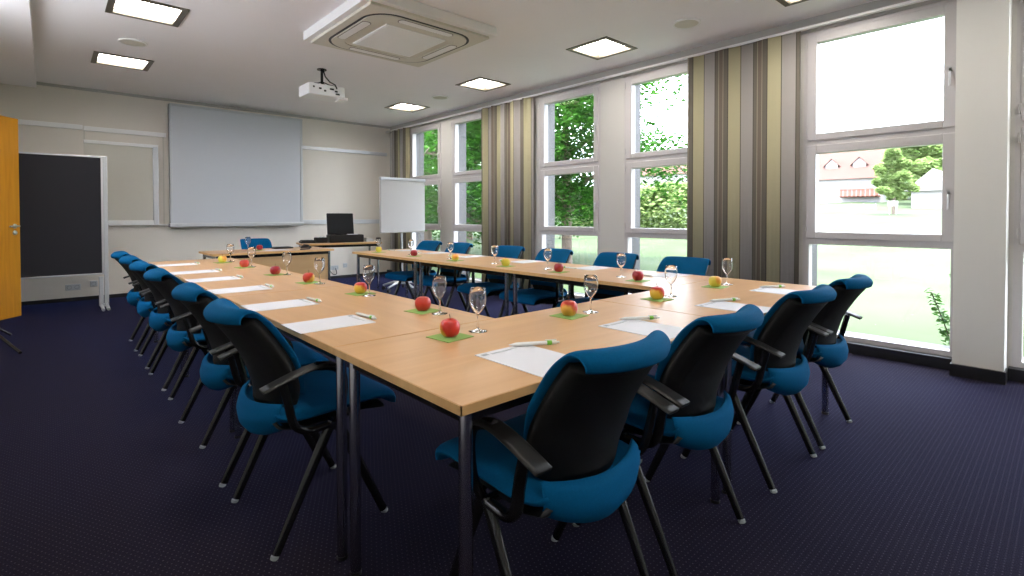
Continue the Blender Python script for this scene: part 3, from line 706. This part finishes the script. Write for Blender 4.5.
tag(MB().bbox(2.14, 2.37, 6.84, 7.00, TH, TH + .02, .006).bbox(2.16, 2.35, 6.86, 6.98, TH + .018, TH + .024, .003).build('folder', 'black'), 'flat black folder lying on the head table', 'folder')
random.seed(5)
cb = [(2.50 + .07 * math.cos(t * .9) * (1 - t / 40), 6.76 + .06 * math.sin(t * .9), TH + .006 + t * .0016) for t in range(24)]
cb += [(2.50, 6.62, TH + .008), (2.42, 6.52, TH + .006), (2.32, 6.46, TH + .006)]
tag(MB().tube(spline(cb, 3), .006, 8).build('cable_coil', 'black'), 'coiled black cable on the right end of the head table', 'cable')

# ------------------------------------------------------------------ equipment on the side table
ZT = TH + .0005
def on_side(u, v):
    p = Matrix.Rotation(R(-12), 3, 'Z') @ Vector((u, v, 0)); return (3.44 + p.x, 7.88 + p.y, ZT)
def side(o, u, v): o.location = on_side(u, v); o.rotation_euler.z = R(-12); return o
eq = side(empty('equipment_case'), .09, .06); tag(eq, 'open black equipment case with raised lid on the side table', 'case')
MB().bbox(-.25, .28, -.15, .15, .0, .12, .012).build('case_body', 'black', eq)
MB().bbox(-.24, .18, -.015, .015, 0, .36, .012, Matrix.Translation((0, .10, .11)) @ Matrix.Rotation(R(-12), 4, 'X')).build('case_lid', 'shell', eq)
MB().bbox(.05, .20, -.11, .04, .121, .126, .001).build('paper_slip', 'paper', eq)
MB().bbox(-.14, .02, -.09, .06, .121, .138, .004).build('control_panel', 'blackmetal', eq)
mx_ = side(empty('mixing_unit'), -.27, .06); tag(mx_, 'small black mixing unit with knobs left of the equipment case', 'audio unit')
MB().bbox(-.085, .085, -.11, .11, 0, .08, .008).build('unit_body', 'black', mx_)
for i in range(3):
    for j in range(2): MB().tube([(-.05 + .05 * i, -.06 + .08 * j, .08), (-.05 + .05 * i, -.06 + .08 * j, .093)], .009, 10).build('knob', 'silver', mx_)
tag(side(MB().bbox(-.105, .105, -.13, .13, 0, .028, .006).bbox(-.09, .09, -.11, .11, .026, .045, .006).build('disc_player', 'black'), -.47, .05), 'flat black player at the left end of the side table', 'player')
tag(side(MB().bbox(-.05, .04, -.08, .08, 0, .06, .004).bbox(.04, .08, -.06, .06, 0, .03, .004).build('white_box', 'silver'), .47, .04), 'small pale box at the right end of the side table', 'box')
tag(MB().tube(spline([(3.15, 8.34, .60), (3.3, 8.5, .42), (3.65, 8.95, .30), (3.85, 9.13, .10), (3.95, 9.17, .09), (3.93, 9.17, .19)], 6), .007, 8).build('power_cable', 'black'), 'black power cable running behind the side table to the wall socket', 'cable')

# flipchart
fc = empty('flipchart', (4.08, 7.0, 0)); tag(fc, 'white flipchart on a grey five star base before the far windows', 'flipchart')
MB().bbox(-.385, .385, -.02, .0, .905, 1.70, .004).build('paper_pad', 'pad', fc)
MB().bbox(-.39, .39, 0, .02, .90, 1.735, .004).build('backboard', 'white', fc)
MB().bbox(-.39, .39, -.035, .02, 1.70, 1.745, .006).build('clamp_bar', 'silver', fc)
MB().tube([(0, .04, .10), (0, .04, 1.3)], .018, 12).build('column', 'silver', fc)
for k in range(5):
    a = R(72 * k + 200); d = Vector((math.cos(a), math.sin(a), 0))
    l = MB().tube([(0, .04, .13), tuple(d * .14 + Vector((0, .04, .125))), tuple(d * .31 + Vector((0, .04, .075)))], [.028, .024, .016], 10, flat=(1, .8)).build('base_arm', 'silver', fc)
    w = d * .30 + Vector((0, .04, 0)); q = Vector((-d.y, d.x, 0)) * .018
    MB().tube([tuple(w - q + Vector((0, 0, .028))), tuple(w + q + Vector((0, 0, .028)))], .028, 14).build('castor', 'black', l)

# dark stand leg entering the frame at the left
st = empty('floor_stand', (-.52, 6.85, 0)); tag(st, 'black floor stand at the left edge, only one splayed foot visible', 'stand')
MB().tube([(0, 0, .16), (0, 0, 1.62)], .016, 12).build('pole', 'blackmetal', st)
for k in range(4):
    a = R(-69 + 90 * k + 0); e_ = Vector((math.cos(a), math.sin(a), 0)); L_ = .94 if k == 0 else .26
    MB().tube([(0, 0, .26 if k == 0 else .2), tuple(e_ * L_ * .5 + Vector((0, 0, .13))), tuple(e_ * L_ + Vector((0, 0, .012)))], .012, 10).build('foot', 'blackmetal', st)
MB().tube([(-.02, 0, 1.62), (.02, 0, 1.62)], .03, 12).build('top_knob', 'blackmetal', st)

# ------------------------------------------------------------------ outdoors
def ground():
    xs = [5.36, 8, 14, 20, 30, 40, 50, 62, 75, 90, 110, 140]; hz_ = [-.2, -.25, -.2, 0, .5, 1.1, 1.5, 1.9, 2.2, 3.2, 6.5, 9.5]
    ys_ = [-40 + 12 * k for k in range(20)]
    vs = []; fs = []
    for i, x in enumerate(xs):
        for y in ys_: vs.append((x, y, hz_[i] + (.4 * math.sin(y * .11 + x * .07) if x > 20 else 0)))
    n = len(ys_)
    for i in range(len(xs) - 1):
        for j in range(n - 1): fs.append((i * n + j, (i + 1) * n + j, (i + 1) * n + j + 1, i * n + j + 1))
    o = MB().add(vs, fs, True).build('lawn', 'lawn'); struct(o)
ground()
def leaves(mb, cx, cy, cz, r, n, s, rnd, flat=1.):
    for _ in range(n):
        while True:
            p = Vector((rnd.uniform(-1, 1), rnd.uniform(-1, 1), rnd.uniform(-1, 1)))
            if p.length < 1: break
        p = p.normalized() * (p.length ** .5) * r; p.z *= flat
        q = Matrix.Rotation(rnd.uniform(0, 6.28), 3, 'Z') @ Matrix.Rotation(rnd.uniform(-1., 1.), 3, 'X') @ Matrix.Rotation(rnd.uniform(-.6, .6), 3, 'Y')
        k = s * rnd.uniform(.6, 1.2); c = Vector((cx, cy, cz)) + p
        vs = [c + q @ Vector(v) * k for v in ((-1, 0, 0), (0, -.55, .12), (1, 0, 0), (0, .55, .12))]
        mb.add(vs, [(0, 1, 2, 3)], False)
def tree(x, y, h, cr, lab, leaf='leafdark', nb=9, nl=120, ls=.09, seed=1, base=0., low=.25, grp='trees outside the windows', spread=1.):
    rnd = random.Random(seed); r = empty('tree', (x, y, base)); tr = MB(); lf = MB()
    lean = (rnd.uniform(-.3, .3), rnd.uniform(-.3, .3))
    tp = (lean[0], lean[1], h * .8)
    tr.tube([(0, 0, -.1), (lean[0] * .3, lean[1] * .3, h * .3), (lean[0] * .7, lean[1] * .7, h * .55), tp], [h * .022, h * .018, h * .012, h * .004], 9)
    for i in range(nb):
        z0 = h * (low + (.8 - low) * (i + .5) / nb); a = i * 2.4 + rnd.uniform(-.3, .3)
        L = cr * (1 - .45 * abs((i + .5) / nb - .35)) * rnd.uniform(.8, 1.1) * spread
        st_ = Vector((lean[0] * z0 / h, lean[1] * z0 / h, z0)); pts = [st_]
        for k in range(1, 5):
            t = k / 4; pts.append(st_ + Vector((math.cos(a + .3 * t) * L * t, math.sin(a + .3 * t) * L * t, h * .10 * math.sin(t * 2.2) + rnd.uniform(-.08, .08))))
        tr.tube([tuple(p) for p in pts], [h * .010, h * .008, h * .006, h * .004, h * .002], 6)
        for k in range(1, 5):
            for q in range(3):
                o = pts[k] + Vector((rnd.uniform(-.5, .5), rnd.uniform(-.5, .5), rnd.uniform(-.35, .25))) * cr * .4
                tr.tube([tuple(pts[k]), tuple((pts[k] + o) / 2 + Vector((0, 0, .05))), tuple(o)], [h * .004, h * .003, h * .001], 5)
                leaves(lf, o.x, o.y, o.z, cr * .28, nl, ls, rnd, .75)
    tr.build('trunk', 'bark', r); lf.build('foliage', leaf, r)
    tag(r, lab, 'tree', grp); return r
tree(10.6, 9.4, 7.0, 3.1, 'leafy tree close outside, its branches reaching before the middle window pair', 'leafdark', 13, 260, .07, 11, -.2, .16)
tree(9.6, 11.6, 7.5, 3.0, 'broad leafy tree outside, left of the middle window pair', 'leafdark', 13, 260, .075, 5, -.2, .05)
tree(10.2, 15.8, 8.0, 3.6, 'dense leafy tree outside the far window pair', 'leafdark', 12, 170, .08, 23, -.2, .06)
tree(16.5, 21.5, 9.0, 4.6, 'leafy tree further out behind the far window pair', 'leafmid', 12, 120, .13, 31, -.2, .06)
def hedge(x, y0, y1, h, d, lab, leaf, n, s, seed, z=0.):
    rnd = random.Random(seed); r = empty('hedge', (x, (y0 + y1) / 2, z)); lf = MB(); tk = MB(); L = y1 - y0
    for k in range(int(L / 1.1) + 1):
        yy_ = -L / 2 + k * 1.1; tk.tube([(0, yy_, -.1), (.1, yy_ + .1, h * .7)], .03, 6)
        leaves(lf, rnd.uniform(-.2, .2), yy_, h * .5, d, n, s, rnd, h / d * .55)
        leaves(lf, rnd.uniform(-.2, .2), yy_ + .5, h * rnd.uniform(.6, .85), d * .6, n // 2, s, rnd, .8)
    tk.build('stems', 'bark', r); lf.build('foliage', leaf, r); tag(r, lab, 'hedge'); return r
hedge(24, 11.5, 20.5, 2.7, 1.25, 'light green hedge beyond the lawn, seen through the middle windows', 'leaflight', 900, .15, 3, .1)
hedge(88, -3, 15.0, 6.5, 3.4, 'tall bright hedge row behind the gabled house, seen through the large window', 'leaflight', 260, .45, 9, 2.2)
tree(50, 9.7, 5.6, 1.1, 'round pale green tree left of the white gabled house', 'leaflight', 10, 90, .22, 41, 1.3, .12)
tree(76, 12.2, 9.5, 3.2, 'taller pale green tree behind the white gabled house', 'leaflight', 10, 80, .36, 43, 2.0, .12)
tree(12.0, -2.9, 5.0, 2.0, 'leafy tree outside the window at the right edge', 'leafdark', 9, 110, .09, 51, -.2, .06)
# houses
def house(x, y0, y1, dpt, zb, wall, ridge, lab, gable_to_room=False, dormers=(), wins=(), balc=None, roofm='tile'):
    r = empty('house', (x, (y0 + y1) / 2, zb)); hy = (y1 - y0) / 2
    MB().box(0, dpt, -hy, hy, -1, wall).build('walls', 'plaster', r)
    rf = MB(); e = .5
    if gable_to_room:
        vs = [(-e, -hy - e, wall - .3), (-e, 0, ridge), (-e, hy + e, wall - .3), (dpt + e, -hy - e, wall - .3), (dpt + e, 0, ridge), (dpt + e, hy + e, wall - .3)]
        rf.add(vs, [(0, 3, 4, 1), (1, 4, 5, 2), (0, 2, 5, 3), (3, 5, 4)])
        MB().add([(-.02, -hy, wall), (-.02, 0, ridge - .25), (-.02, hy, wall), (-e - .05, -hy - e, wall - .3), (-e - .05, 0, ridge), (-e - .05, hy + e, wall - .3)], [(3, 4, 5), (0, 1, 2)]).build('gable', 'plaster', r)
    else:
        vs = [(-e, -hy - e, wall), (-e, hy + e, wall), (dpt / 2, hy + e, ridge), (dpt / 2, -hy - e, ridge), (dpt + e, -hy - e, wall), (dpt + e, hy + e, wall)]
        rf.add(vs, [(0, 1, 2, 3), (3, 2, 5, 4), (0, 3, 4), (1, 5, 2), (0, 4, 5, 1)])
    rf.build('roof', roofm, r)
    for dy in dormers:
        zz = wall + (ridge - wall) * .30; fx = dpt * .16
        MB().box(fx, dpt * .45, dy - .75, dy + .75, wall + .6, zz + .9).add([(fx, dy - .75, zz + .9), (fx, dy, zz + 1.6), (fx, dy + .75, zz + .9)], [(0, 1, 2)]).build('dormer', 'plaster', r)
        MB().add([(fx - .2, dy - 1.05, zz + .62), (fx - .2, dy, zz + 1.7), (fx - .2, dy + 1.05, zz + .62), (dpt * .5, dy - 1.05, zz + .62), (dpt * .5, dy, zz + 1.7), (dpt * .5, dy + 1.05, zz + .62)], [(0, 3, 4, 1), (1, 4, 5, 2)]).build('dormer_roof', roofm, r)
        MB().box(fx - .05, fx, dy - .35, dy + .35, zz + .2, zz + .8).build('dormer_window', 'darkglass', r)
    for wy, wz, ww, wh in wins: MB().box(-.06, .0, wy - ww / 2, wy + ww / 2, wz, wz + wh).build('house_window', 'darkglass', r)
    if balc:
        a, b, z = balc; bm_ = MB().box(-1.2, 0, a, b, z, z + .15)
        for k in range(int((b - a) / .5) + 1): bm_.box(-1.2, -1.1, a + k * .5, a + k * .5 + .3, z, z + 1.0)
        bm_.box(-1.25, -1.1, a, b, z + .95, z + 1.1); bm_.build('balcony', 'brownwood', r)
    tag(r, lab, 'house', 'houses beyond the lawn'); return r
house(80, 16.6, 32, 9, 2.0, 4.0, 8.3, 'white house with red tiled roof, dormers and balcony beyond the large window', False, (-4.7, -1.4, 2.4), ((-4.9, 2.5, .9, 1.0), (-3.3, 2.5, .9, 1.0), (-2.0, .5, 1.2, 1.0), (-6.2, .3, 1.6, .6), (1, 2.4, 1, 1.1)), (-7.4, -3.0, 1.5))
house(66, 7.7, 11.3, 7, 1.8, 2.1, 4.0, 'white gabled house at the right of the lawn', True, (), (), None, 'plaster')
house(92, 47, 66, 10, 3.0, 6.2, 11.5, 'distant house with red roof above the hedge', False, (-5, 2), ((-6, 2, 1.2, 1.2), (-2, 2, 1.2, 1.2), (3, 2, 1.2, 1.2)), (-8, 0, 3.4))
sg = empty('lawn_sign', (46, 8.95, 1.35)); sg.scale = (.5, .42, .5); tag(sg, 'white sign board on two posts beyond the lawn', 'sign')
MB().box(-.03, .03, -.75, .75, .9, 1.7).build('board', 'plaster', sg)
for s in (-.5, .5): MB().tube([(0, s, -.2), (0, s, .95)], .06, 8).build('post', 'white', sg)
fnc = empty('paddock_fence', (60, 20, 1.75)); fnc.scale = (1, 1, .6); tag(fnc, 'low pale fence along the far edge of the lawn', 'fence')
for k in range(14): MB().box(-.05, .05, -7 + k * 1.0, -6.9 + k * 1.0, -.3, .8).build('fence_post', 'print', fnc)
MB().box(-.04, .04, -7, 6.1, .55, .68).box(-.04, .04, -7, 6.1, .2, .3).build('fence_rail', 'print', fnc)
# weed stems just outside
rnd = random.Random(4)
def sprig(x, y, pts, lab, n):
    r = empty('climbing_plant', (x, y, -.2)); MB().tube(spline(pts, 5), .005, 6).build('stem', 'bark', r)
    lf = MB(); sp_ = spline(pts, n)
    for p in sp_[len(sp_) // 5:]: leaves(lf, p[0], p[1], p[2], .045, 5, .028, rnd)
    lf.build('foliage', 'leafmid', r); tag(r, lab, 'plant')
sprig(5.62, .66, [(0, 0, 0), (0, .03, .3), (0, .08, .48), (0, .155, .70)], 'thin leafy shoot outside the lower pane of the large window', 12)
sprig(5.60, .60, [(0, 0, 0), (0, -.02, .4), (0, .0, .75), (0, .05, .86)], 'leafy shoot tip at the right corner of the large window', 12)
hedge(7.4, -1.6, .2, 2.2, .7, 'dark green shrub outside the window at the right edge', 'leafdark', 500, .06, 77, -.2)
